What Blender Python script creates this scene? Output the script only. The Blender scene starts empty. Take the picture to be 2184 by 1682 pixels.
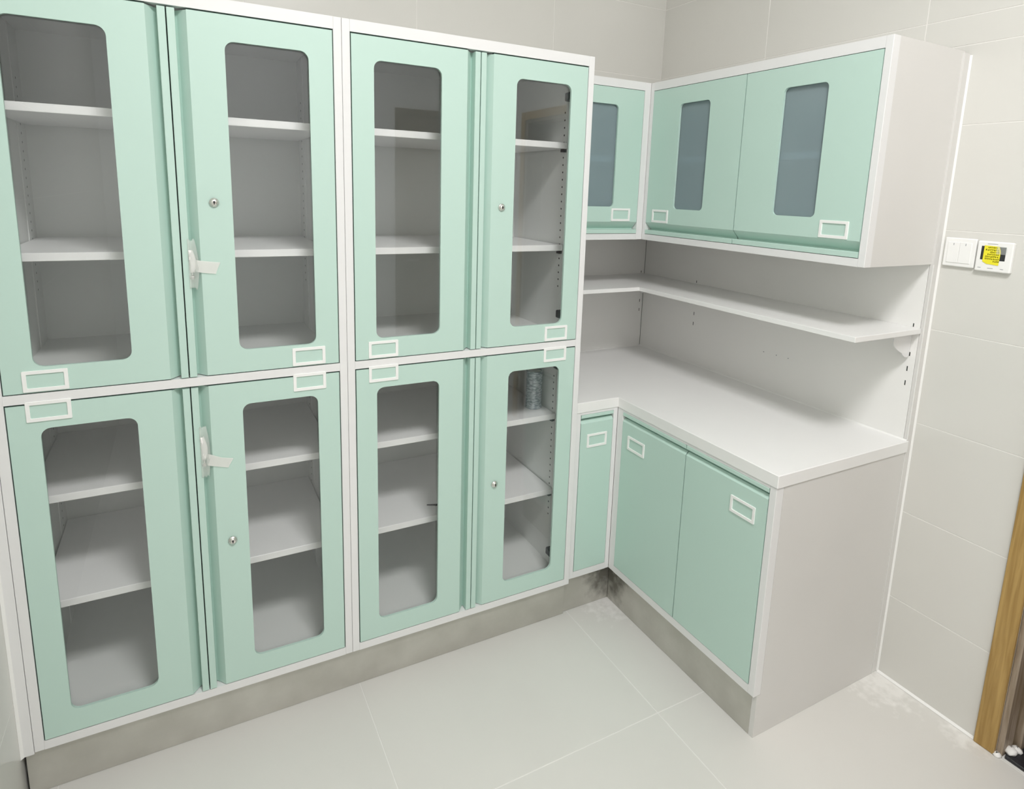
import bpy, bmesh, math, random
from mathutils import Vector, Matrix
random.seed(7)
scene = bpy.context.scene
C = scene.collection
PI = math.pi

# ------------------------------------------------------------------ camera
FW, FH = 2184.0, 1682.0
cam_d = bpy.data.cameras.new('camera')
cam_d.sensor_fit = 'HORIZONTAL'
cam_d.sensor_width = 36.0
cam_d.lens = 1330.384 / FW * 36.0
cam_d.shift_x = -10.842 / FW
cam_d.shift_y = -191.878 / FW
cam_d.clip_start = 0.02
cam = bpy.data.objects.new('camera', cam_d)
C.objects.link(cam)
cam.rotation_mode = 'XYZ'
cam.location = (-0.4061, -1.7843, 1.6040)
cam.rotation_euler = (1.3901, -0.0310, -0.4896)
scene.camera = cam

# ------------------------------------------------------------------ world, exposure
world = bpy.data.worlds.new('world'); scene.world = world
world.use_nodes = True
world.node_tree.nodes['Background'].inputs[0].default_value = (0.9, 0.95, 1.0, 1)
world.node_tree.nodes['Background'].inputs[1].default_value = 0.15
vs = scene.view_settings
vs.view_transform = 'Standard'; vs.look = 'None'; vs.gamma = 1.0
vs.use_curve_mapping = False
vs.exposure = 0.06
LAMP = 53.0          # emission of the ceiling panel's diffuser
scene.cycles.max_bounces = 7
scene.cycles.diffuse_bounces = 5
scene.cycles.transparent_max_bounces = 16
scene.cycles.glossy_bounces = 3
scene.cycles.use_denoising = True
scene.cycles.caustics_reflective = False
scene.cycles.caustics_refractive = False
scene.cycles.use_adaptive_sampling = True
scene.cycles.adaptive_threshold = 0.07
scene.cycles.use_light_tree = False

# ------------------------------------------------------------------ materials
def mat(name, col, rough=0.5, metal=0.0, spec=0.5, noise=None, bump=None, coat=0.0):
    m = bpy.data.materials.new(name); m.use_nodes = True
    nt = m.node_tree; b = nt.nodes['Principled BSDF']
    b.inputs['Base Color'].default_value = (*col, 1)
    b.inputs['Roughness'].default_value = rough
    b.inputs['Metallic'].default_value = metal
    b.inputs['Specular IOR Level'].default_value = spec
    b.inputs['Coat Weight'].default_value = coat
    tc = nt.nodes.new('ShaderNodeNewGeometry')
    if noise:                       # (scale, amount, detail)
        n = nt.nodes.new('ShaderNodeTexNoise'); n.inputs['Scale'].default_value = noise[0]
        n.inputs['Detail'].default_value = noise[2] if len(noise) > 2 else 3
        nt.links.new(tc.outputs['Position'], n.inputs['Vector'])
        r = nt.nodes.new('ShaderNodeValToRGB')
        a = noise[1]
        r.color_ramp.elements[0].color = (*[c * (1 - a) for c in col], 1)
        r.color_ramp.elements[1].color = (*[min(1, c * (1 + a)) for c in col], 1)
        r.color_ramp.elements[0].position = .3; r.color_ramp.elements[1].position = .7
        nt.links.new(n.outputs['Fac'], r.inputs['Fac'])
        nt.links.new(r.outputs['Color'], b.inputs['Base Color'])
    if bump:                        # (scale, strength)
        n = nt.nodes.new('ShaderNodeTexNoise'); n.inputs['Scale'].default_value = bump[0]
        n.inputs['Detail'].default_value = 2
        nt.links.new(tc.outputs['Position'], n.inputs['Vector'])
        bp = nt.nodes.new('ShaderNodeBump'); bp.inputs['Strength'].default_value = bump[1]
        bp.inputs['Distance'].default_value = 0.002
        nt.links.new(n.outputs['Fac'], bp.inputs['Height'])
        nt.links.new(bp.outputs['Normal'], b.inputs['Normal'])
    return m

M = {}
M['mint'] = mat('mint_paint', (0.515, 0.69, 0.62), 0.42)
M['white'] = mat('white_paint', (0.79, 0.79, 0.79), 0.38)
M['inner'] = mat('cabinet_interior_paint', (0.83, 0.845, 0.83), 0.45)
M['panel'] = mat('white_laminate', (0.85, 0.845, 0.825), 0.42, noise=(2.2, .02))
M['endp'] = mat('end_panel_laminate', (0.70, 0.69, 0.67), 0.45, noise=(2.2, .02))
M['shelf'] = mat('shelf_paint', (0.91, 0.91, 0.91), 0.38)
M['top'] = mat('worktop_laminate', (0.84, 0.84, 0.83), 0.35, noise=(3, .015))
M['plastic'] = mat('white_plastic', (0.88, 0.885, 0.87), 0.35)
M['seal'] = mat('white_sealant', (0.86, 0.86, 0.84), 0.5)
M['dark'] = mat('dark_gap', (0.02, 0.025, 0.022), 0.6)
M['gapshade'] = mat('dark_green_gap_shade', (0.03, 0.06, 0.05), 0.7)  # dark colour standing in for the shade inside the door gaps
M['black'] = mat('black_plastic', (0.025, 0.027, 0.03), 0.4)
M['hinge'] = mat('dark_hinge_plastic', (0.05, 0.055, 0.06), 0.45)
M['chrome'] = mat('lock_nickel', (0.78, 0.77, 0.74), 0.25, metal=1.0)
M['grout'] = mat('white_grout', (0.80, 0.79, 0.76), 0.8)
M['ceiling'] = mat('ceiling_paint', (0.92, 0.92, 0.91), 0.8)
M['wallp'] = mat('wall_paint', (0.88, 0.88, 0.87), 0.6)
M['stone'] = mat('black_threshold_stone', (0.02, 0.02, 0.024), 0.35, noise=(60, .5))
M['paper'] = mat('white_paper', (0.9, 0.88, 0.87), 0.6)
M['print'] = mat('sticker_print', (0.26, 0.23, 0.0), 0.6)
M['yellow'] = mat('yellow_sticker', (0.86, 0.78, 0.03), 0.5)
M['greymark'] = mat('grey_mark', (0.35, 0.36, 0.38), 0.5)
M['mastic'] = mat('white_mastic', (0.86, 0.85, 0.83), 0.7)

def tile_mat(name, col, rough, var, dust=False):
    m = mat(name, col, rough)
    nt = m.node_tree; b = nt.nodes['Principled BSDF']
    geo = nt.nodes.new('ShaderNodeNewGeometry')
    oi = nt.nodes.new('ShaderNodeObjectInfo')
    n = nt.nodes.new('ShaderNodeTexNoise'); n.inputs['Scale'].default_value = 1.7; n.inputs['Detail'].default_value = 5
    add = nt.nodes.new('ShaderNodeVectorMath'); add.operation = 'ADD'
    mul = nt.nodes.new('ShaderNodeVectorMath'); mul.operation = 'SCALE'; mul.inputs['Scale'].default_value = 9.0
    nt.links.new(oi.outputs['Random'], mul.inputs[0])
    nt.links.new(geo.outputs['Position'], add.inputs[0]); nt.links.new(mul.outputs[0], add.inputs[1])
    nt.links.new(add.outputs[0], n.inputs['Vector'])
    r = nt.nodes.new('ShaderNodeValToRGB')
    r.color_ramp.elements[0].position = .3; r.color_ramp.elements[1].position = .72
    r.color_ramp.elements[0].color = (*[c * (1 - var) for c in col], 1)
    r.color_ramp.elements[1].color = (*[c * (1 + var) for c in col], 1)
    nt.links.new(n.outputs['Fac'], r.inputs['Fac'])
    out = r.outputs['Color']
    if dust:                        # plaster dust swept against the foot of the walls and in the corner
        sep = nt.nodes.new('ShaderNodeSeparateXYZ'); nt.links.new(geo.outputs['Position'], sep.inputs[0])
        n2 = nt.nodes.new('ShaderNodeTexNoise'); n2.inputs['Scale'].default_value = 34; n2.inputs['Detail'].default_value = 8
        nt.links.new(geo.outputs['Position'], n2.inputs['Vector'])
        facs = []
        for (cx, cy, rad) in ((1.60, -0.76, 0.20), (1.03, 0.0, 0.22), (1.62, -1.0, 0.10)):
            d = nt.nodes.new('ShaderNodeVectorMath'); d.operation = 'DISTANCE'
            nt.links.new(geo.outputs['Position'], d.inputs[0]); d.inputs[1].default_value = (cx, cy, 0)
            mp = nt.nodes.new('ShaderNodeMapRange'); mp.inputs[1].default_value = rad; mp.inputs[2].default_value = 0
            mp.inputs[3].default_value = 0; mp.inputs[4].default_value = 0.55
            nt.links.new(d.outputs['Value'], mp.inputs[0]); facs.append(mp.outputs[0])
        mx = nt.nodes.new('ShaderNodeMath'); mx.operation = 'MAXIMUM'
        nt.links.new(facs[0], mx.inputs[0]); nt.links.new(facs[1], mx.inputs[1])
        mx2 = nt.nodes.new('ShaderNodeMath'); mx2.operation = 'MAXIMUM'
        nt.links.new(mx.outputs[0], mx2.inputs[0]); nt.links.new(facs[2], mx2.inputs[1])
        s = nt.nodes.new('ShaderNodeMath'); s.operation = 'ADD'
        nt.links.new(mx2.outputs[0], s.inputs[0]); nt.links.new(n2.outputs['Fac'], s.inputs[1])
        st = nt.nodes.new('ShaderNodeMapRange'); st.inputs[1].default_value = .72; st.inputs[2].default_value = 1.0
        st.inputs[3].default_value = 0; st.inputs[4].default_value = .8
        nt.links.new(s.outputs[0], st.inputs[0])
        mc = nt.nodes.new('ShaderNodeMix'); mc.data_type = 'RGBA'
        nt.links.new(st.outputs[0], mc.inputs['Factor']); nt.links.new(out, mc.inputs['A'])
        mc.inputs['B'].default_value = (0.86, 0.85, 0.82, 1)
        out = mc.outputs['Result']
    nt.links.new(out, b.inputs['Base Color'])
    return m
M['wtile'] = tile_mat('wall_tile_glaze', (0.69, 0.685, 0.65), 0.22, .015)
M['ftile'] = tile_mat('floor_tile', (0.70, 0.69, 0.655), 0.38, .03, dust=True)

def steel_mat():
    m = mat('brushed_steel', (0.58, 0.57, 0.53), 0.42, metal=0.7)
    nt = m.node_tree; b = nt.nodes['Principled BSDF']
    geo = nt.nodes.new('ShaderNodeNewGeometry')
    mp = nt.nodes.new('ShaderNodeMapping'); mp.inputs['Scale'].default_value = (3, 3, 220)
    nt.links.new(geo.outputs['Position'], mp.inputs['Vector'])
    n = nt.nodes.new('ShaderNodeTexNoise'); n.inputs['Scale'].default_value = 1; n.inputs['Detail'].default_value = 4
    nt.links.new(mp.outputs[0], n.inputs['Vector'])
    r = nt.nodes.new('ShaderNodeMapRange'); r.inputs[3].default_value = .33; r.inputs[4].default_value = .52
    nt.links.new(n.outputs['Fac'], r.inputs[0]); nt.links.new(r.outputs[0], b.inputs['Roughness'])
    n2 = nt.nodes.new('ShaderNodeTexNoise'); n2.inputs['Scale'].default_value = 9; n2.inputs['Detail'].default_value = 6
    nt.links.new(geo.outputs['Position'], n2.inputs['Vector'])
    cr = nt.nodes.new('ShaderNodeValToRGB')
    cr.color_ramp.elements[0].position = .35; cr.color_ramp.elements[1].position = .7
    cr.color_ramp.elements[0].color = (0.53, 0.52, 0.475, 1); cr.color_ramp.elements[1].color = (0.61, 0.60, 0.555, 1)
    nt.links.new(n2.outputs['Fac'], cr.inputs['Fac'])
    # dark, noise-broken patch high up in the inner corner
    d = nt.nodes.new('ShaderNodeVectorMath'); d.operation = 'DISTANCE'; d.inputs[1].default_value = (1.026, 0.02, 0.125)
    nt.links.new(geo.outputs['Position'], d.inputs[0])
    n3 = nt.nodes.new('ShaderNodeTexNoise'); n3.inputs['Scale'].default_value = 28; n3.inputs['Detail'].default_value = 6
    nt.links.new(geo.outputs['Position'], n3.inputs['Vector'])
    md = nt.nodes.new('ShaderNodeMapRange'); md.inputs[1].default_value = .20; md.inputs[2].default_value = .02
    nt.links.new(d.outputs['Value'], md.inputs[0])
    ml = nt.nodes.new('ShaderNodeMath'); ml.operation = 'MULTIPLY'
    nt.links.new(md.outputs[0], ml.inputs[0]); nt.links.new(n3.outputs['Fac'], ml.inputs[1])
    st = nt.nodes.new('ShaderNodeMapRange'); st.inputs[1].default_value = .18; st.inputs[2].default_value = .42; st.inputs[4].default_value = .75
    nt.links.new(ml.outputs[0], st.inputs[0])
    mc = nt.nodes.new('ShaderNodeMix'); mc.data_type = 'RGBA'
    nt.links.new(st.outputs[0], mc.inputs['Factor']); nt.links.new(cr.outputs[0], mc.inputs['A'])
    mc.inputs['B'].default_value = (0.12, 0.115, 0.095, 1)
    nt.links.new(mc.outputs['Result'], b.inputs['Base Color'])
    return m
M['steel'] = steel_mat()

def wood_mat(name, c0, c1, rough=.45):
    m = mat(name, c0, rough)
    nt = m.node_tree; b = nt.nodes['Principled BSDF']
    geo = nt.nodes.new('ShaderNodeNewGeometry')
    mp = nt.nodes.new('ShaderNodeMapping'); mp.inputs['Scale'].default_value = (90, 90, 5)
    nt.links.new(geo.outputs['Position'], mp.inputs['Vector'])
    n = nt.nodes.new('ShaderNodeTexNoise'); n.inputs['Scale'].default_value = 1; n.inputs['Detail'].default_value = 6
    n.inputs['Distortion'].default_value = .6
    nt.links.new(mp.outputs[0], n.inputs['Vector'])
    r = nt.nodes.new('ShaderNodeValToRGB')
    r.color_ramp.elements[0].position = .35; r.color_ramp.elements[1].position = .68
    r.color_ramp.elements[0].color = (*c0, 1); r.color_ramp.elements[1].color = (*c1, 1)
    nt.links.new(n.outputs['Fac'], r.inputs['Fac']); nt.links.new(r.outputs[0], b.inputs['Base Color'])
    return m
M['wood'] = wood_mat('golden_oak_veneer', (0.33, 0.20, 0.055), (0.47, 0.31, 0.105))
M['oldwood'] = wood_mat('dusty_jamb_wood', (0.20, 0.145, 0.09), (0.40, 0.33, 0.26))
M['darkwood'] = wood_mat('dark_brown_door_wood', (0.05, 0.025, 0.022), (0.10, 0.05, 0.04))
M['browndoor'] = wood_mat('brown_door_wood', (0.16, 0.12, 0.07), (0.24, 0.18, 0.10))

def glass_mat(name, tint, gloss, rough):
    m = bpy.data.materials.new(name); m.use_nodes = True
    nt = m.node_tree; nt.nodes.clear()
    o = nt.nodes.new('ShaderNodeOutputMaterial')
    t = nt.nodes.new('ShaderNodeBsdfTransparent'); t.inputs[0].default_value = (*tint, 1)
    g = nt.nodes.new('ShaderNodeBsdfGlossy'); g.inputs['Roughness'].default_value = rough
    g.inputs['Color'].default_value = (.95, .97, 1, 1)
    # Schlick reflectance, the same from both faces of the pane
    geo = nt.nodes.new('ShaderNodeNewGeometry')
    dot = nt.nodes.new('ShaderNodeVectorMath'); dot.operation = 'DOT_PRODUCT'
    nt.links.new(geo.outputs['Normal'], dot.inputs[0]); nt.links.new(geo.outputs['Incoming'], dot.inputs[1])
    def math_(op, a, b=None):
        n = nt.nodes.new('ShaderNodeMath'); n.operation = op
        for i, x in enumerate((a, b)):
            if x is None: continue
            if isinstance(x, (int, float)): n.inputs[i].default_value = x
            else: nt.links.new(x, n.inputs[i])
        return n.outputs[0]
    c = math_('SUBTRACT', 1.0, math_('ABSOLUTE', dot.outputs['Value']))
    fr = math_('ADD', gloss, math_('MULTIPLY', math_('POWER', c, 5.0), 1 - gloss))
    mx = nt.nodes.new('ShaderNodeMixShader')
    nt.links.new(fr, mx.inputs[0]); nt.links.new(t.outputs[0], mx.inputs[1]); nt.links.new(g.outputs[0], mx.inputs[2])
    nt.links.new(mx.outputs[0], o.inputs['Surface'])
    return m
M['glass'] = glass_mat('clear_door_glass', (0.992, 0.996, 0.993), 0.04, 0.0)

def frosted_mat():
    m = bpy.data.materials.new('smoked_frosted_glass'); m.use_nodes = True
    nt = m.node_tree; b = nt.nodes['Principled BSDF']
    b.inputs['Base Color'].default_value = (0.39, 0.48, 0.505, 1)
    b.inputs['Roughness'].default_value = 0.13
    b.inputs['Specular IOR Level'].default_value = 0.6
    t = nt.nodes.new('ShaderNodeBsdfTransparent'); t.inputs[0].default_value = (0.78, 0.87, 0.92, 1)
    mx = nt.nodes.new('ShaderNodeMixShader'); mx.inputs[0].default_value = 0.5
    nt.links.new(b.outputs[0], mx.inputs[1]); nt.links.new(t.outputs[0], mx.inputs[2])
    nt.links.new(mx.outputs[0], nt.nodes['Material Output'].inputs['Surface'])
    return m
M['smoke'] = frosted_mat()

def film_mat(name, col, alpha, rough):
    m = mat(name, col, rough)
    m.node_tree.nodes['Principled BSDF'].inputs['Alpha'].default_value = alpha
    return m
M['tape'] = film_mat('translucent_tape', (0.95, 0.95, 0.92), 0.5, 0.35)
M['bag'] = film_mat('clear_film', (0.80, 0.84, 0.80), 0.28, 0.15)

def can_mat():
    m = mat('printed_tin', (0.36, 0.40, 0.43), 0.35, metal=0.3)
    nt = m.node_tree; b = nt.nodes['Principled BSDF']
    tc = nt.nodes.new('ShaderNodeTexCoord')
    mp = nt.nodes.new('ShaderNodeMapping'); mp.inputs['Scale'].default_value = (70, 70, 160)
    nt.links.new(tc.outputs['Object'], mp.inputs['Vector'])
    n = nt.nodes.new('ShaderNodeTexNoise'); n.inputs['Scale'].default_value = 1.0; n.inputs['Detail'].default_value = 3
    nt.links.new(mp.outputs[0], n.inputs['Vector'])
    r = nt.nodes.new('ShaderNodeValToRGB'); r.color_ramp.elements[0].position = .40; r.color_ramp.elements[1].position = .60
    r.color_ramp.elements[0].color = (0.26, 0.30, 0.34, 1); r.color_ramp.elements[1].color = (0.58, 0.62, 0.65, 1)
    nt.links.new(n.outputs['Fac'], r.inputs['Fac']); nt.links.new(r.outputs[0], b.inputs['Base Color'])
    return m
M['can'] = can_mat()

def emit_mat(name, col, strength):
    m = bpy.data.materials.new(name); m.use_nodes = True
    nt = m.node_tree; nt.nodes.clear()
    o = nt.nodes.new('ShaderNodeOutputMaterial'); e = nt.nodes.new('ShaderNodeEmission')
    e.inputs[0].default_value = (*col, 1); e.inputs[1].default_value = strength
    nt.links.new(e.outputs[0], o.inputs['Surface'])
    return m
M['lamp'] = emit_mat('lamp_diffuser', (1.0, 0.985, 0.985), LAMP)

# ------------------------------------------------------------------ mesh helpers
class MB:
    def __init__(s): s.v = []; s.f = []; s.m = []; s.sm = []
    def add(s, verts, faces, mi=0, smooth=False):
        o = len(s.v); s.v += [tuple(v) for v in verts]
        for f in faces: s.f.append(tuple(i + o for i in f)); s.m.append(mi); s.sm.append(smooth)
        return s
    def box(s, x0, x1, y0, y1, z0, z1, mi=0):
        v = [(x, y, z) for z in (z0, z1) for y in (y0, y1) for x in (x0, x1)]
        f = [(0, 2, 3, 1), (4, 5, 7, 6), (0, 1, 5, 4), (2, 6, 7, 3), (0, 4, 6, 2), (1, 3, 7, 5)]
        return s.add(v, f, mi)
    def prism(s, poly, lo, hi, axis='z', mi=0):
        """poly: list of 2-D points; extruded along axis. z:(x,y) x:(y,z) y:(x,z)"""
        n = len(poly)
        def P(p, h):
            return {'z': (p[0], p[1], h), 'x': (h, p[0], p[1]), 'y': (p[0], h, p[1])}[axis]
        v = [P(p, lo) for p in poly] + [P(p, hi) for p in poly]
        f = [tuple(range(n))[::-1], tuple(range(n, 2 * n))]
        f += [(i, (i + 1) % n, n + (i + 1) % n, n + i) for i in range(n)]
        return s.add(v, f, mi)
    def ring_plate(s, outer, inner, y0, y1, mi=0):
        """plate in x-z with a hole; outer and inner loops of equal length"""
        n = len(outer); o = len(s.v)
        v = []
        for y in (y0, y1):
            v += [(p[0], y, p[1]) for p in outer] + [(p[0], y, p[1]) for p in inner]
        f = []
        for i in range(n):
            j = (i + 1) % n
            f.append((i, j, n + j, n + i))
            f.append((2 * n + i, 3 * n + i, 3 * n + j, 2 * n + j))
            f.append((i, 2 * n + i, 2 * n + j, j))
            f.append((n + i, n + j, 3 * n + j, 3 * n + i))
        return s.add(v, f, mi)
    def lathe(s, prof, cx, cy, n=24, mi=0, axis='z', cz=0):
        v = []; f = []
        for (r, h) in prof:
            for k in range(n):
                a = 2 * PI * k / n
                if axis == 'z': v.append((cx + r * math.cos(a), cy + r * math.sin(a), h))
                else: v.append((cx + r * math.cos(a), h, cz + r * math.sin(a)))
        for i in range(len(prof) - 1):
            for k in range(n):
                j = (k + 1) % n
                f.append((i * n + k, i * n + j, (i + 1) * n + j, (i + 1) * n + k))
        f.append(tuple(range(n))[::-1]); f.append(tuple(range((len(prof) - 1) * n, len(prof) * n)))
        return s.add(v, f, mi, True)
    def mesh(s, name, mats, bevel=0.0, fix=True):
        me = bpy.data.meshes.new(name)
        me.from_pydata(s.v, [], s.f)
        for m in mats: me.materials.append(m)
        me.polygons.foreach_set('material_index', s.m)
        me.polygons.foreach_set('use_smooth', s.sm)
        bm = bmesh.new(); bm.from_mesh(me)
        if fix: bmesh.ops.recalc_face_normals(bm, faces=bm.faces)
        if bevel > 0:
            es = [e for e in bm.edges if len(e.link_faces) == 2 and e.calc_face_angle(0) > 0.6]
            bmesh.ops.bevel(bm, geom=es, offset=bevel, segments=1, affect='EDGES', clamp_overlap=True)
        bm.to_mesh(me); bm.free(); me.update()
        return me
    def build(s, name, mats, parent=None, bevel=0.0, loc=None, fix=True):
        if not isinstance(mats, (list, tuple)): mats = [mats]
        o = bpy.data.objects.new(name, s.mesh(name, mats, bevel, fix)); C.objects.link(o)
        if parent: o.parent = parent
        if loc: o.location = loc
        return o

def tag(o, label, cat, group=None, kind=None):
    if label: o['label'] = label
    if cat: o['category'] = cat
    if group: o['group'] = group
    if kind: o['kind'] = kind
    return o
def thing(name, label, cat, loc=(0, 0, 0), rz=0.0, group=None):
    o = bpy.data.objects.new(name, None); C.objects.link(o)
    o.empty_display_size = .05; o.location = loc; o.rotation_euler = (0, 0, rz)
    return tag(o, label, cat, group)
def struct(o): o['kind'] = 'structure'; return o
def dup(root, loc, label):
    r = root.copy(); C.objects.link(r); r.location = loc; r['label'] = label
    for ch in list(root.children):
        c = ch.copy(); C.objects.link(c); c.parent = r
        for g in list(ch.children):
            d = g.copy(); C.objects.link(d); d.parent = c
    return r
RZ_RIGHT = -PI / 2          # a unit whose front faces the room from the right-hand wall

def rrect(x0, x1, z0, z1, r, seg=6):
    pts = []
    for cx, cz, a0 in ((x1 - r, z1 - r, 0), (x0 + r, z1 - r, PI / 2), (x0 + r, z0 + r, PI), (x1 - r, z0 + r, 3 * PI / 2)):
        for k in range(seg + 1):
            a = a0 + PI / 2 * k / seg
            pts.append((cx + r * math.cos(a), cz + r * math.sin(a)))
    return pts
def rect_like(x0, x1, z0, z1, inner, seg=6):
    """outer rectangle sampled with the same count as a rounded inner loop"""
    out = []
    n = seg + 1
    corners = ((x1, z1), (x0, z1), (x0, z0), (x1, z0))
    ins = inner
    for c in range(4):
        cx, cz = corners[c]
        for k in range(n):
            px, pz = ins[c * n + k]
            if k == seg // 2: out.append((cx, cz))
            elif (k < seg // 2) == (c % 2 == 0): out.append((cx, pz))
            else: out.append((px, cz))
    return out

# ------------------------------------------------------------------ room dimensions (metres)
XL, XR = -0.848, 1.643          # left wall, right wall
YB, YF = 0.643, -3.2           # wall behind the cabinets, wall behind the camera
ZC = 3.3
TP, TH = 0.6095, 0.308          # wall tile pitch
Z0T = 2.450 - 7 * TH            # a joint height
DY0, DY1, DZ = -1.075, -1.93, 2.06   # door opening in the right wall

# ------------------------------------------------------------------ structure
tile_cache = {}
def tile_mesh(w, h, t, m):
    k = (round(w, 4), round(h, 4), t, m)
    if k not in tile_cache:
        tile_cache[k] = MB().box(0, w, 0, t, 0, h).mesh('tile', [M[m]], bevel=0.0006)
    return tile_cache[k]
G = 0.0026
def tile_wall(wall, us, zs, place, hole=None, m='wtile'):
    """us, zs: joint positions; place(u0,z0) -> (location, rotz)"""
    rects = []
    for i in range(len(us) - 1):
        for j in range(len(zs) - 1):
            rects.append((us[i], us[i + 1], zs[j], zs[j + 1]))
    if hole:
        hu0, hu1, hz = hole
        out = []
        for (a, b, c, d) in rects:
            if b <= hu0 or a >= hu1 or c >= hz: out.append((a, b, c, d)); continue
            if d > hz: out.append((a, b, hz, d))
            dd = min(d, hz)
            if a < hu0: out.append((a, hu0, c, dd))
            if b > hu1: out.append((hu1, b, c, dd))
        rects = out
    for (a, b, c, d) in rects:
        w, h = b - a - G, d - c - G
        if w < .004 or h < .004: continue
        o = bpy.data.objects.new('tile', tile_mesh(w, h, .004, m)); C.objects.link(o)
        o.parent = wall
        loc, rz = place(a + G / 2, c + G / 2)
        o.location = loc; o.rotation_euler = (0, 0, rz)
def joints(lo, hi, anchor, pitch):
    k = math.ceil((lo - anchor) / pitch + 1e-6)
    r = [lo]
    while anchor + k * pitch < hi - 1e-6:
        r.append(anchor + k * pitch); k += 1
    return r + [hi]
zs = joints(0.0, ZC, Z0T, TH)
REC = 0.0008
wall_back = struct(MB().box(XL - .1, XR + .1, YB + REC, YB + .12, 0, ZC).build('wall_back', M['grout']))
tile_wall(wall_back, joints(XL, XR, 0.432, TP), zs, lambda u, z: ((u, YB, z), 0))
mb = MB()
mb.box(XR + REC, XR + .12, DY0, YB + REC, 0, ZC); mb.box(XR + REC, XR + .12, YF, DY1, 0, ZC)
mb.box(XR + REC, XR + .12, DY1, DY0, DZ, ZC)
wall_right = struct(mb.build('wall_right', M['grout']))
tile_wall(wall_right, joints(-YB, -YF, -0.036, TP), zs, lambda u, z: ((XR, -u, z), RZ_RIGHT), hole=(-DY0, -DY1, DZ))
wall_left = struct(MB().box(XL - .12, XL - REC, YF, YB + REC, 0, ZC).build('wall_left', M['grout']))
tile_wall(wall_left, joints(YF, YB, 0.036, TP), zs, lambda u, z: ((XL, u, z), PI / 2))
wall_front = struct(MB().box(XL - .1, XR + .1, YF - .12, YF, 0, ZC).build('wall_front', M['wallp']))
ceiling = struct(MB().box(XL - .1, XR + .1, YF - .1, YB + .1, ZC, ZC + .1).build('ceiling', M['ceiling']))
floor = struct(MB().box(XL - .1, XR + .12, YF - .1, YB + .1, -.1, -REC).build('floor', M['grout']))
FP = 0.806
fx = joints(XL, XR, 0.024, FP); fy = joints(YF, YB, -0.514, FP)
for i in range(len(fx) - 1):
    for j in range(len(fy) - 1):
        w, d = fx[i + 1] - fx[i] - .003, fy[j + 1] - fy[j] - .003
        k = ('f', round(w, 4), round(d, 4))
        if k not in tile_cache:
            tile_cache[k] = MB().box(0, w, 0, d, -.004, 0).mesh('floor_tile', [M['ftile']], bevel=0.0005)
        o = bpy.data.objects.new('floor_tile', tile_cache[k]); C.objects.link(o)
        o.parent = floor; o.location = (fx[i] + .0015, fy[j] + .0015, 0)

# door frame and doorway on the right wall
d1 = thing('door_1', None, None, (XR, 0, 0)); struct(d1)
P = .013
MB().box(-P, .0005, -1.0762, -1.022, 0, DZ + .05).build('door_casing', M['wood'], d1, bevel=.002)
MB().box(-P, .0005, -1.983, -1.932, 0, DZ + .05).build('door_casing', M['wood'], d1, bevel=.002)
MB().box(-P, .0005, -1.932, -1.0762, DZ, DZ + .05).build('door_casing', M['wood'], d1, bevel=.002)
MB().box(0.0015, .06, -1.092, -1.0755, 0.0, DZ - .001).build('door_jamb', M['oldwood'], d1, bevel=.002)
MB().box(0.072, .119, -1.108, -1.0755, 0.0, DZ - .001).build('door_stop', M['oldwood'], d1, bevel=.002)
MB().box(0.061, .071, -1.080, -1.0755, 0.0, DZ - .001).build('rebate', M['dark'], d1)
MB().box(0.0015, .119, -1.9295, -1.913, 0.0, DZ - .001).build('door_jamb', M['oldwood'], d1, bevel=.002)
MB().box(0.0015, .119, -1.912, -1.11, DZ - .018, DZ - .001).build('door_head', M['oldwood'], d1, bevel=.002)
MB().box(0.122, .16, -1.93, -1.0755, 0.012, DZ).build('door_leaf', M['darkwood'], d1, bevel=.002)
st = MB(); st.prism([(.004, -1.098), (.02, -1.096), (.06, -1.094), (.0715, -1.11), (.119, -1.11), (.119, -1.91), (.004, -1.91)], .0002, .011).build('threshold', M['stone'], d1, bevel=.002)
for (bx, by, bz, s) in ((-.004, -1.083, .009, .008), (.030, -1.101, .014, .012), (.052, -1.106, .011, .010)):
    b = MB(); rng = random.Random(int(bx * 1e4))
    b.lathe([(s * 1.2, .0), (s * 1.4, s * .5), (s * .9, s * 1.1), (s * .25, s * 1.5)], 0, 0, 10)
    b.v = [(x + rng.uniform(-.3, .3) * s, y + rng.uniform(-.3, .3) * s, z) for x, y, z in b.v]
    b.build('mastic_blob', M['mastic'], d1, loc=(bx, by, .0005 if bx < 0 else .0112))
# brown door on the wall behind the camera (it shows as a dark patch in the glass)
d2 = thing('door_2', None, None, (0, YF, 0)); struct(d2)
MB().box(1.19, 1.60, .001, .018, .01, 2.17).build('door_leaf', M['browndoor'], d2, bevel=.002)
MB().box(1.14, 1.19, .0005, .03, 0, 2.22).build('door_casing', M['browndoor'], d2, bevel=.002)
MB().box(1.19, 1.642, .0005, .03, 2.17, 2.22).build('door_casing', M['browndoor'], d2, bevel=.002)
MB().box(1.60, 1.642, .0005, .03, 0, 2.17).build('door_casing', M['browndoor'], d2, bevel=.002)
hd = MB(); hd.box(1.22, 1.33, .045, .06, 1.0, 1.02); hd.box(1.22, 1.24, .018, .045, 1.0, 1.02)
hd.build('door_handle', M['chrome'], d2, bevel=.003)

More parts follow.
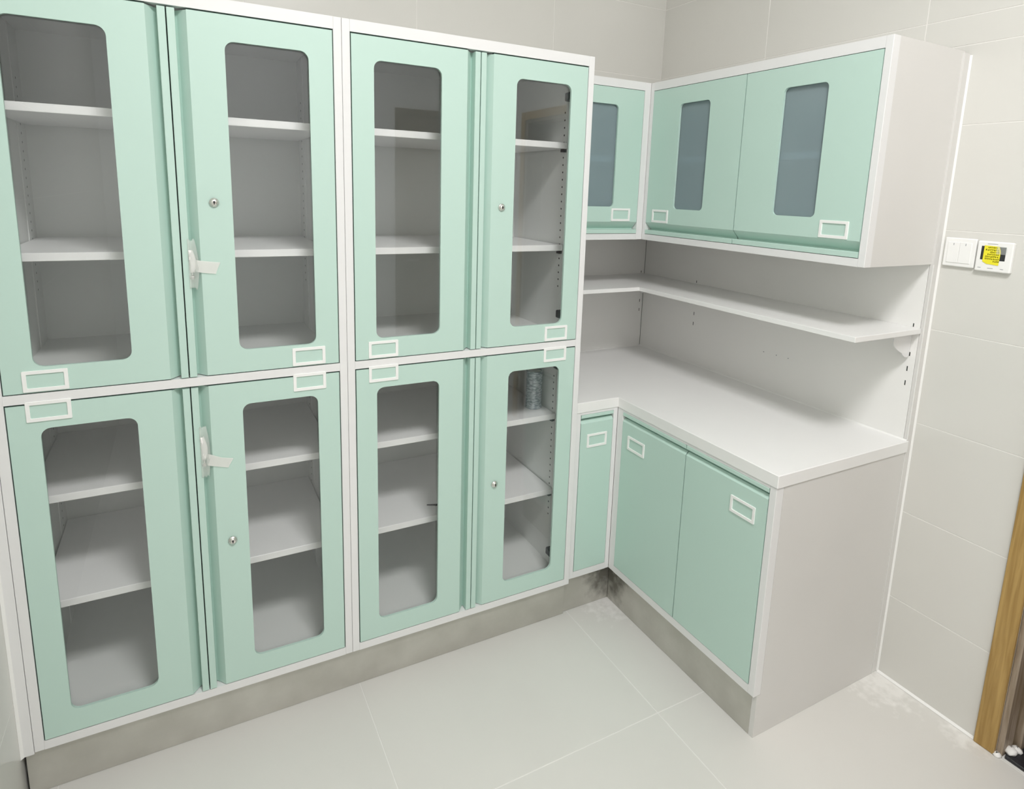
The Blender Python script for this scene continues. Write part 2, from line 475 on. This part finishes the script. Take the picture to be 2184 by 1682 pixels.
# ------------------------------------------------------------------ ceiling light (the lamp of the room)
lw, ll = .3, .3
def ceiling_light(label, x, y):
    lt = thing('ceiling_light', label, 'light', (x, y, ZC))
    MB().box(-lw, lw, -ll, ll, -.012, -.010).build('diffuser', M['lamp'], lt)
    f = MB()
    f.box(-lw - .012, -lw, -ll - .012, ll + .012, -.016, 0); f.box(lw, lw + .012, -ll - .012, ll + .012, -.016, 0)
    f.box(-lw, lw, -ll - .012, -ll, -.016, 0); f.box(-lw, lw, ll, ll + .012, -.016, 0)
    f.build('frame', M['plastic'], lt, bevel=.001)
ceiling_light('square flat white panel light on the ceiling in the middle of the room', 0.10, -1.88)

# ------------------------------------------------------------------ shared door builders
GAP = 0.0028
def label_holder(door, x0, x1, z0, z1, y=0.0):
    """white plastic card frame stuck on a door front"""
    inner = rrect(x0 + .0085, x1 - .0085, z0 + .0088, z1 - .0082, .0015, 2)
    outer = rrect(x0, x1, z0, z1, .002, 2)
    return MB().ring_plate(outer, inner, y - .0032, y + .0008).build('label_holder', M['plastic'], door, bevel=.0005)
def lock(door, x, z):
    b = MB()
    b.lathe([(.0118, .001), (.0118, -.0025), (.0100, -.0042), (.0084, -.0048), (.0078, -.0078), (.0068, -.0088)], x, 0, 20, 0, 'y', z)
    b.box(x - .0014, x + .0014, -.0096, -.0086, z - .0046, z + .0040, 1)
    b.lathe([(.0026, -.0086), (.0026, -.0096)], x, 0, 8, 1, 'y', z + .0012)
    return b.build('lock', [M['chrome'], M['black']], door)
def pane(door, x0, x1, z0, z1, m, y=.010):
    return MB().box(x0 - .012, x1 + .012, y, y + .004, z0 - .012, z1 + .012).build('glass_pane', M[m], door)
def plate(x0, x1, z0, z1, hole=None, t=.018, r=.022):
    b = MB()
    if hole:
        # thin folded skin around the glass: front sheet with a turned edge
        inner = rrect(*hole, r)
        b.ring_plate(rect_like(x0, x1, z0, z1, inner), inner, 0, .008)
        sx = .012
        b.box(x0, x0 + sx, .008, t, z0, z1); b.box(x1 - sx, x1, .008, t, z0, z1)
        b.box(x0 + sx, x1 - sx, .008, t, z0, z0 + sx); b.box(x0 + sx, x1 - sx, .008, t, z1 - sx, z1)
    else:
        b.box(x0, x1, 0, t, z0, z1)
    return b

# ------------------------------------------------------------------ tall glazed cabinets
W, ZT, ZK = 0.82, 2.041, 0.134
S_, RT, RB, M0, M1 = 0.0222, 0.0313, 0.0246, 1.0707, 1.0938
DEP = 0.632
def tall_door(root, side, z0, z1, gz0, gz1, lz0, lz1, lk):
    """side -1 = left leaf (hinged left), +1 = right leaf"""
    mid = W / 2
    def X(u): return mid + side * u            # u: distance from the meeting line
    uo = mid - S_ - GAP                        # outer edge
    g0, g1 = 0.1235, 0.3235                    # glass, from the meeting line
    xs = sorted((X(.043), X(uo))); gs = sorted((X(g0), X(g1)))
    zz0, zz1 = z0 + GAP, z1 - .0042
    d = plate(xs[0], xs[1], zz0, zz1, (gs[0], gs[1], gz0, gz1)).build('door', M['mint'], root)
    prof = [(.043, 0), (.0235, .024), (.0190, .027), (.0185, -.0008), (.0175, -.0018), (.0024, -.0018), (.0014, -.0008), (.0014, .030), (.043, .030)]
    poly = [(X(u), y) for u, y in prof]
    MB().prism(poly, zz0, zz1 - .001).build('handle', M['mint'], d)
    se = MB(); e = .0003  # added dark strips that paint shade into the gaps around the leaf
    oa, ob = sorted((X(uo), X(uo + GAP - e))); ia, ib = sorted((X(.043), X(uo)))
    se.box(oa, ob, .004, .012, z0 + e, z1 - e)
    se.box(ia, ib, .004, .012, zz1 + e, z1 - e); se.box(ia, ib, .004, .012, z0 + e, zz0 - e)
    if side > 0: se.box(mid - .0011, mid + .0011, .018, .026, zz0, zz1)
    se.build('gap_shade_strip', M['gapshade'], d)
    pane(d, gs[0], gs[1], gz0, gz1, 'glass')
    ls = sorted((X(.2575), X(.3475)))
    label_holder(d, ls[0], ls[1], lz0, lz1)
    if lk: lock(d, X(.0808), lk)
    for hz in (zz0 + .075, zz1 - .085):
        hx = sorted((X(uo - .002), X(uo - .028)))
        MB().box(hx[0], hx[1], .0185, .095, hz - .014, hz + .014).build('hinge', M['hinge'], d, bevel=.003)
    return d
def tall_cabinet(label):
    r = thing('tall_cabinet', label, 'cabinet', (0, 0, 0), 0, 'tall mint glazed cabinets')
    b = .0012
    fd = .03
    MB().box(0.0004, S_, 0, fd, ZK, ZT).build('stile', M['white'], r, bevel=b)
    MB().box(W - S_, W - .0004, 0, fd, ZK, ZT).build('stile', M['white'], r, bevel=b)
    MB().box(S_, W - S_, 0.0003, fd, ZT - RT, ZT).build('rail', M['white'], r)
    MB().box(S_, W - S_, 0.0003, .05, M0, M1).build('rail', M['white'], r)
    MB().box(S_, W - S_, 0.0003, fd, ZK, ZK + RB).build('rail', M['white'], r)
    MB().box(0.0006, .018, fd, DEP, .0005, ZT - .001).build('side_panel', M['inner'], r)
    MB().box(W - .018, W - .0006, fd, DEP, .0005, ZT - .001).build('side_panel', M['inner'], r)
    MB().box(.018, W - .018, fd, DEP, ZT - .02, ZT - .001).build('top_panel', M['inner'], r)
    MB().box(.018, W - .018, fd, DEP, ZK, ZK + RB - .002).build('bottom_panel', M['inner'], r)
    MB().box(.018, W - .018, .05, DEP - .012, M0 + .002, M1 - .002).build('divider', M['inner'], r)
    MB().box(.018, W - .018, DEP - .012, DEP, ZK + RB, ZT - .02).build('back_panel', M['inner'], r)
    for z in (1.773, 1.417, .781, .477):
        s = MB().box(.022, W - .022, .113, DEP - .03, z - .021, z).build('shelf', M['shelf'], r, bevel=.001)
        for x in (.0185, W - .0335):
            MB().box(x, x + .015, .120, .138, z - .032, z - .0215).build('shelf_clip', M['hinge'], s)
    for sx, xa, xb in ((1, .018, .0205), (-1, W - .0205, W - .018)):
        for (ya, yb) in ((.098, .162), (.50, .56)):
            u = MB().box(xa, xb, ya, yb, ZK + RB, ZT - .021).build('upright', M['inner'], r)
            h = MB(); yc = ya + .040
            xf = xb + .0002 if sx > 0 else xa - .0002
            for (a, n) in ((1.264, 25), (.361, 23)):
                for k in range(n):
                    zc = a + k * .0255
                    pts = [(yc + .0035 * math.cos(t * PI / 4), zc + .0035 * math.sin(t * PI / 4)) for t in range(8)]
                    h.prism(pts, min(xf, xf - sx * .001), max(xf, xf - sx * .001), 'x')
            hh = h.build('peg_holes', M['black'], u); hh['kind'] = 'stuff'
    for s in (-1, 1):
        tall_door(r, s, M1, ZT - RT, 1.1585, 1.9445, 1.0992, 1.1502, 1.55 if s > 0 else None)
        tall_door(r, s, ZK + RB, M0, .2245, 1.0055, 1.0246, 1.0745, .6105 if s > 0 else None)
    return r
tall = tall_cabinet('tall mint two-door glazed cabinet next to the corner worktop, a tin inside')
tall2 = dup(tall, (-W, 0, 0), 'tall mint two-door glazed cabinet against the left wall, tape on its handles')

# filler strip between the left cabinet and the left wall
fl = MB(); fl.box(XL + .004, -W - .0006, .0002, .03, .129, ZT)
fl = tag(fl.build('filler_strip', M['white'], bevel=.001), 'narrow white filler strip between tall cabinet and left wall', 'trim')
MB().prism([(XL + .0002, -.006), (XL + .0006, .004), (XL + .0065, .0004), (XL + .004, -.002)], .129, ZT).build('sealant_bead', M['seal'], fl)

# ------------------------------------------------------------------ wall cabinets (upper)
ZU0, ZU1 = 1.4202, 2.0407
XU, YU, YUE = 1.281, 0.268, -0.7064
def hinged_flat_door(root, x0, x1, z0, z1, hole, lab, top, pane_m=None):
    """small door with a full-width pull groove at its top or bottom; local front at y=0"""
    x0 += GAP * .7; x1 -= GAP * .7
    g = .0295; lip = .0165
    if top: zf0, zf1 = z0, z1 - .034
    else: zf0, zf1 = z0 + .047, z1
    d = plate(x0, x1, zf0, zf1, hole, r=.016).build('door', M['mint'], root)
    if top:
        zt = z1
        prof = [(0, zf1), (.010, zf1 + .011), (.026, zf1 + .013), (.026, zt - .0135), (0.001, zt - .013), (-.0012, zt - .012), (-.0012, zt - .001), (0, zt), (.029, zt), (.029, zf1)]
    else:
        prof = [(0, zf0), (.027, zf0 - .027), (.027, z0 + lip), (-.0005, z0 + lip), (-.0012, z0 + lip - .001), (-.0012, z0 + .001), (0, z0), (.0295, z0), (.0295, zf0)]
    MB().prism(prof, x0, x1, 'x').build('handle', M['mint'], d)
    e = .0003; g2 = GAP * .7
    se = MB()  # added dark strips give the door gaps their painted shadow line
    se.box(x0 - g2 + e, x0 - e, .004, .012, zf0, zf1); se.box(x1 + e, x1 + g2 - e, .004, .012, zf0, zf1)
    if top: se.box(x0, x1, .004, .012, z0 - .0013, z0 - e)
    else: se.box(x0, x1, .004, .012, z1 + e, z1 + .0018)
    se.build('gap_shade_strip', M['gapshade'], d)
    if hole: pane(d, *hole, pane_m)
    label_holder(d, *lab)
    return d
def upper_unit(label, loc, rz, wid, st0, st1, doors, endl, extra_end=None):
    r = thing('wall_cabinet', label, 'cabinet', loc, rz, 'mint wall cabinets')
    dep = .342
    H = ZU1 - ZU0
    b = .001
    zb, zt = .0235, H - .031
    MB().box(0, st0, 0, .03, 0, H).build('stile', M['white'], r, bevel=b)
    MB().box(wid - st1, wid, 0, .03, 0, H).build('stile', M['white'], r, bevel=b)
    MB().box(st0, wid - st1, .0003, .03, zt, H).build('rail', M['white'], r)
    MB().box(st0, wid - st1, .0003, .03, 0, zb).build('rail', M['white'], r)
    MB().box(.0006, .016, .03, dep, .0005, H - .0005).build('side_panel', M['panel'], r)
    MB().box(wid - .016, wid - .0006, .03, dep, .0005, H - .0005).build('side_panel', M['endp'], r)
    MB().box(.016, wid - .016, .03, dep, .0005, .018).build('bottom_panel', M['panel'], r)
    MB().box(.016, wid - .016, .03, dep, H - .018, H - .0005).build('top_panel', M['panel'], r)
    MB().box(.016, wid - .016, dep - .01, dep, .018, H - .018).build('back_panel', M['inner'], r)
    MB().box(.018, wid - .018, .034, dep - .012, 1.728 - ZU0, 1.750 - ZU0).build('shelf', M['shelf'], r)
    for (a, c) in doors:
        cen = (a + c) / 2
        hole = (cen - .0775, cen + .0775, 1.552 - ZU0, 1.9445 - ZU0)
        lx = (c - .0395 - .0935, c - .0395) if endl else (a + .0395, a + .133)
        hinged_flat_door(r, a, c, zb + .0015, zt - .002, hole, (lx[0], lx[1], 1.4945 - ZU0, 1.546 - ZU0), False, 'smoke')
        endl = True
    return r
# along the back wall, partly hidden behind the tall cabinet
uA = upper_unit('narrow mint wall cabinet in the corner, partly hidden behind the tall cabinet', (0.8225, YU, ZU0), 0, XU - .8225 - .0001,
                .0235, .0300, [(0.846 - .8225, 1.2505 - .8225)], True)
uB = upper_unit('wide mint two-door wall cabinet with smoked windows above the worktop', (XU, YU, ZU0), RZ_RIGHT, YU - YUE,
                .018, .0212, [(.018, YU + .219), (YU + .219, YU + .685)], False)
# shallow blind corner behind the two fronts
tag(MB().box(XU + .001, 1.6115, YU + .001, .631, ZU0 + .001, ZU1 - .002).build('corner_cabinet_box', M['panel']),
    'plain white blind box joining the two wall cabinets in the corner', 'cabinet')

# ------------------------------------------------------------------ base cabinets
XC, YBS, YE, ZKB = 1.0102, 0.0086, -0.7135, 0.1458
ZTOP, TT = 0.8514, 0.0385
ZB1 = ZTOP - TT - .0006
KR = .0153
def base_unit(label, loc, rz, wid, st0, st1, doors, labs, end_panel):
    r = thing('base_cabinet', label, 'cabinet', loc, rz, 'mint base cabinets')
    dep = .60
    b = .001
    zb, zt = ZKB + .0265, ZB1 - .009
    MB().box(0, st0, 0, .03, ZKB, ZB1).build('stile', M['white'], r, bevel=b)
    MB().box(wid - st1, wid, 0, .03, ZKB, ZB1).build('stile', M['white'], r, bevel=b)
    MB().box(st0, wid - st1, .0003, .03, zt, ZB1).build('rail', M['white'], r)
    MB().box(st0, wid - st1, .0003, .03, ZKB, zb).build('rail', M['white'], r)
    if end_panel:   # right-hand end reaches the floor, notched for the kick plate
        prof = [(.0301, ZKB), (.0301, ZB1), (dep, ZB1), (dep, .0005), (KR + .0005, .0005), (KR + .0005, ZKB - .0005), (.0301, ZKB - .0005)]
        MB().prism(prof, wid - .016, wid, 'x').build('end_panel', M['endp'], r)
        MB().box(.0006, .016, .03, dep, ZKB, ZB1).build('side_panel', M['inner'], r)
    else:
        MB().box(.0006, .016, .03, dep, .0005, ZB1).build('side_panel', M['inner'], r)
        MB().box(wid - .016, wid - .0006, .03, dep, .0005, ZB1).build('side_panel', M['inner'], r)
    MB().box(.016, wid - .016, .03, dep, ZKB, ZKB + .018).build('bottom_panel', M['inner'], r)
    for (a, c), (l0, l1) in zip(doors, labs):
        hinged_flat_door(r, a, c, zb + .0015, zt - .001, None, (l0, l1, .672, .7245), True)
    return r
bA = base_unit('narrow mint base cabinet in the inner corner beside the tall cabinet', (.8225, YBS, 0), 0, XC - .8225 - .0001,
               .0205, .019, [(.0205, .1685)], [(.0515, .1405)], False)
bB = base_unit('wide mint two-door base cabinet under the long worktop run', (XC, YBS, 0), RZ_RIGHT, YBS - YE,
               .032, .0222, [(.032, YBS + .3595), (YBS + .3595, YBS + .691)], [(YBS + .061, YBS + .156), (YBS + .559, YBS + .651)], True)

# kick plates
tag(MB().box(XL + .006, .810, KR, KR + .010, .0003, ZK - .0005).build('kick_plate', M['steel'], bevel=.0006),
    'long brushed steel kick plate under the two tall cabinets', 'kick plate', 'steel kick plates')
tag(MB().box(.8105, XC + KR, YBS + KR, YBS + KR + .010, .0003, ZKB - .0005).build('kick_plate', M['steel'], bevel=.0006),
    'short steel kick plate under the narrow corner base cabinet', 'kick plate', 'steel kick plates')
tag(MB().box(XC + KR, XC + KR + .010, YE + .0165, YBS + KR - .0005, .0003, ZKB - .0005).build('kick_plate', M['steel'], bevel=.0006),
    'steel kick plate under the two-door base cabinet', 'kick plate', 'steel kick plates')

# ------------------------------------------------------------------ worktop, splashbacks, corner shelf, end strip
XS = 1.612                 # splashback face on the right wall
YS = 0.631                 # splashback face on the back wall
o_ = .0025
wt = thing('worktop', 'white L-shaped worktop turning the corner over the base cabinets', 'worktop', (0, 0, ZTOP - TT))
poly = [(.8225, YBS - o_), (XC - o_, YBS - o_), (XC - o_, YE - .0035), (XS + .005, YE - .0035), (XS + .005, YE + .0005), (XS - .0004, YE + .0005), (XS - .0004, YS - .0004), (.8225, YS - .0004)]
MB().prism(poly, 0, TT).build('slab', M['top'], wt, bevel=.0015)
sb = MB(); sb.prism([(0, TT - .0002), (-.005, TT - .0002), (0, TT + .0045)], YE, YS - .001, 'y'); sb.v = [(XS - .0006 + x, y, z) for x, y, z in sb.v]
sb.build('sealant_bead', M['seal'], wt)
sb = MB(); sb.prism([(YS - .0006, TT - .0002), (YS - .0056, TT - .0002), (YS - .0006, TT + .0045)], .823, XS - .006, 'x')
sb.build('sealant_bead', M['seal'], wt)

spB = tag(MB().box(XS, XS + .012, YE + .012, YS + .0115, ZTOP + .0003, ZU0 - .0005).build('splashback_panel', M['panel']),
          'white splashback panel on the right wall behind the long worktop run', 'panel', 'splashback panels')
spA = tag(MB().box(.8225, XS - .0004, YS, YS + .0115, ZTOP + .0003, ZU0 - .0005).build('splashback_panel', M['panel']),
          'white splashback panel on the back wall beside the tall cabinet', 'panel', 'splashback panels')
def slots(parent, pts, right):
    for (u, z, h) in pts:
        b = MB()
        if right: b.box(XS - .0003, XS + .001, u - .0016, u + .0016, z - h / 2, z + h / 2)
        else: b.box(u - .0016, u + .0016, YS - .0003, YS + .001, z - h / 2, z + h / 2)
        b.build('bracket_slot', M['dark'], parent)
slots(spB, [(.27, 1.228, .010), (.27, 1.083, .015), (.27, 1.037, .015), (-.681, 1.226, .011), (-.6825, 1.132, .013), (-.681, 1.084, .016), (-.681, 1.037, .016)], True)
slots(spA, [(1.592, 1.228, .010), (1.5935, 1.083, .014), (1.5935, 1.037, .014)], False)
for (y, z) in ((-.127, 1.003), (-.188, 1.004), (-.242, 1.005)):
    MB().lathe([(.0022, 0), (.0022, .001)], 0, 0, 8, 0, 'y').build('screw_cap', M['greymark'], spB, loc=None)
    o = spB.children[-1]; o.rotation_euler = (0, 0, RZ_RIGHT); o.location = (XS - .0004, y, z)
MB().box(XS - .0012, XS - .0002, YS - .0014, YS - .0002, ZTOP + .005, ZU0 - .001).build('corner_gap', M['dark'], spA)

ZS, TS = 1.219, .0165
sh = thing('corner_shelf', 'white L-shaped shelf on brackets between worktop and wall cabinets', 'shelf', (0, 0, ZS - TS))
XSF, YSF, YSE = 1.2845, .2645, -.7063
poly = [(.8225, YSF), (XSF, YSF), (XSF, YSE), (XS - .0006, YSE), (XS - .0006, YS - .0006), (.8225, YS - .0006)]
MB().prism(poly, 0, TS).build('board', M['top'], sh, bevel=.001)
def bracket_profile():
    # curved gusset, local (out from wall, down)
    p = [(0, 0), (.118, 0), (.098, -.006)]
    for k in range(9):
        a = k / 8
        p.append((.092 - .052 * a + .018 * math.sin(PI * a), -.012 - .052 * a))
    p += [(.034, -.071), (.022, -.078), (.008, -.080), (0, -.074)]
    return p
bp = bracket_profile()
for y in (-.6795, .2715):
    b = MB(); b.prism([(XS - .001 - u, -.0006 + z) for u, z in bp], y - .0015, y + .0015, 'y').build('bracket', M['white'], sh)
b = MB(); b.prism([(YS - .001 - u, -.0006 + z) for u, z in bp], 1.5905, 1.5935, 'x').build('bracket', M['white'], sh)

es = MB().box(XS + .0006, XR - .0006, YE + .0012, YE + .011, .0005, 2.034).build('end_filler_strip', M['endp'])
tag(es, 'tall narrow pale strip closing the gap between cabinet ends and right wall', 'trim')
MB().prism([(XR - .0003, YE - .004), (XR - .0003, YE + .001), (XR - .005, YE + .001), (XR - .003, YE - .0015)], .0005, 2.03).build('sealant_bead', M['seal'], es)
for (a, c) in ((.0005, ZB1), (ZTOP + .004, ZU0)):
    MB().prism([(XS + .0018, YE - .0008), (XS + .0018, YE + .001), (XS - .0002, YE + .001), (XS - .0002, YE - .0008)], a, c).build('sealant_bead', M['seal'], es)
tr = MB().prism([(XR - .0002, .0002), (XR - .008, .0002), (XR - .0002, .006)], -1.021, YE - .002, 'y')
struct(tr.build('trim_1', M['seal']))

# ------------------------------------------------------------------ switch and thermostat on the right wall
sw = thing('light_switch', 'white two-rocker light switch at the edge of the wall cabinet', 'switch', (XR, -.725, 1.4205), RZ_RIGHT)
MB().box(0, .086, -.010, -.0003, 0, .0855).build('plate', M['plastic'], sw, bevel=.0025)
for x in (.0105, .0432):
    rk = MB().box(x, x + .0321, -.0118, -.0095, .0115, .073).build('rocker', M['plastic'], sw, bevel=.0008)
    MB().box(x + .0152, x + .017, -.0121, -.0117, .0635, .0700).build('indicator', M['greymark'], rk)
th = thing('thermostat', 'white wall thermostat with dark display under a yellow sticker', 'thermostat', (XR, -.816, 1.4165), RZ_RIGHT)
TW, THH = .0905, .0865
MB().box(0, TW, -.0145, -.0003, 0, THH).build('body', M['plastic'], th, bevel=.003)
MB().box(.012, .074, -.0150, -.0144, .0335, .0725).build('display', M['black'], th, bevel=.0002)
sk = MB()
sk.prism([(.0195, .0745), (.0570, .0735), (.0605, .0640), (.0622, .0575), (.0605, .0200), (.0300, .0225), (.0190, .0285)], -.0158, -.0151, 'y')
sk = sk.build('sticker', M['yellow'], th)
pr = MB(); rng = random.Random(3)
rows = [(.0690, .030, .053), (.0625, .024, .055), (.0560, .036, .058), (.0495, .030, .059), (.0430, .025, .058), (.0365, .025, .059), (.0300, .046, .058)]
for (z, a, c) in rows:
    x = a
    while x < c:
        w = rng.uniform(.0022, .0042)
        for q in range(rng.randint(3, 4)):
            zz = z + rng.uniform(-.0018, .0018)
            pr.box(x, x + w * rng.uniform(.5, .9), -.0161, -.01575, zz, zz + .0011)
        xx = x + rng.uniform(0, w * .6)
        pr.box(xx, xx + .0011, -.0161, -.01575, z - .0018, z + .002)
        x += w + .0009
pr.build('sticker_print', M['print'], sk)
for (x, w) in ((.009, .008), (.034, .014), (.066, .008)):
    MB().box(x, x + w, -.01475, -.0144, .0095, .0112).build('button_mark', M['greymark'], th)
MB().box(.026, .052, -.01475, -.0144, .0785, .0800).build('button_mark', M['greymark'], th)
fm = MB(); gx, gz = 6, 4
vv = []; ff = []
for j in range(gz):
    for i in range(gx):
        vv.append((.052 + .026 * i / (gx - 1), -.0172 - .0014 * math.sin(i * 1.9 + j * 1.3), .052 + .022 * j / (gz - 1)))
for j in range(gz - 1):
    for i in range(gx - 1): ff.append((j * gx + i, j * gx + i + 1, (j + 1) * gx + i + 1, (j + 1) * gx + i))
fm.add(vv, ff, 0, True); fm.build('clear_film', M['bag'], th, fix=False)

# ------------------------------------------------------------------ small things in and on the cabinets
cn = thing('tin_can', 'grey printed tin standing on the top shelf behind the lower right glass', 'can', (.758, .212, .7812))
MB().lathe([(.031, 0), (.0325, .002), (.0325, .005), (.0312, .008), (.0312, .140), (.0325, .143), (.0325, .147), (.030, .149), (.0295, .146)], 0, 0, 28).build('body', M['can'], cn)
MB().lathe([(.029, .1462), (.029, .1475), (.012, .1480)], 0, 0, 24).build('lid', M['chrome'], cn)
tl = thing('black_tool', 'small black pointed tool lying on a shelf behind the lower glass', 'tool', (.317, .192, .4772), math.radians(-22))
MB().prism([(0, -.0012), (.022, -.004), (.055, -.006), (.055, .004), (.022, .002), (0, .0006)], 0, .004).build('blade', M['black'], tl, bevel=.0005)
MB().prism([(.055, -.010), (.060, -.012), (.135, -.010), (.140, -.004), (.138, .006), (.060, .009), (.055, .007)], .0, .012).build('grip', M['black'], tl, bevel=.002)

def crumple(cols, rows, fn, name, m, parent, thick=.0003):
    b = MB(); v = []; f = []
    for j in range(rows):
        for i in range(cols):
            v.append(fn(i / (cols - 1), j / (rows - 1)))
    for j in range(rows - 1):
        for i in range(cols - 1):
            f.append((j * cols + i, j * cols + i + 1, (j + 1) * cols + i + 1, (j + 1) * cols + i))
    b.add(v, f, 0, True)
    o = b.build(name, m, parent, fix=False)
    s = o.modifiers.new('thickness', 'SOLIDIFY'); s.thickness = thick
    return o
def tape(label, zt, zb, za, strip, seed):
    t = thing('key_tape', label, 'tape', (-.385, -.0022, za), 0, 'taped key packets')
    rng = random.Random(seed); nz = [[rng.uniform(-1, 1) for _ in range(16)] for _ in range(16)]
    MB().prism([(x + .385, z - za) for x, z in strip], -.0006, .0002, 'y').build('tape_strip', M['tape'], t)
    # clear film bulging in the pull groove beside the handle
    def film(u, w):
        i, j = int(u * 7.99), int(w * 11.99)
        wid = .012 + .014 * math.sin(PI * (.15 + .8 * w))
        x = -.0108 + .024 * u * (.65 + .35 * math.sin(PI * (.1 + .85 * w)))
        y = -.0028 - .004 * math.sin(PI * u) * math.sin(PI * w) - .0016 * nz[i][j] * math.sin(PI * w) + .004 * u
        return (x, y, (zb - za) + (zt - zb) * w + .004 * nz[j][i] * (1 if w in (0, 1) else 0))
    crumple(8, 14, film, 'clear_film', M['bag'], t)
    def paper(u, w):
        i, j = int(u * 5.99), int(w * 9.99)
        x = -.0098 + .016 * u * (.35 + .65 * math.sin(PI * (.12 + .70 * (1 - w)))) + .002 * (1 - w)
        y = -.0020 - .0030 * math.sin(PI * u) - .0010 * nz[j][i] + .003 * u
        return (x, y, (zb - za) + (zt - zb) * (.34 + .46 * w))
    crumple(6, 10, paper, 'paper_slip', M['paper'], t)
    key = MB(); key.lathe([(.0055, -.0022), (.0055, -.0006)], -.003, 0, 16, 0, 'y', (zb - za) + (zt - zb) * .24)
    key.box(-.0042, -.0018, -.0022, -.0006, (zb - za) + (zt - zb) * .26, (zb - za) + (zt - zb) * .40)
    key.build('key', M['chrome'], t)
    return t
tape('crumpled tape packet on the upper door handle of the left tall cabinet', 1.455, 1.330, 1.385,
     [(-.380, 1.404), (-.366, 1.402), (-.322, 1.3965), (-.329, 1.381), (-.334, 1.367), (-.366, 1.371), (-.379, 1.374)], 5)
tape('crumpled tape packet on the lower door handle of the left tall cabinet', .957, .815, .855,
     [(-.381, .879), (-.371, .875), (-.345, .862), (-.316, .855), (-.323, .843), (-.330, .830), (-.370, .842), (-.381, .846)], 9)
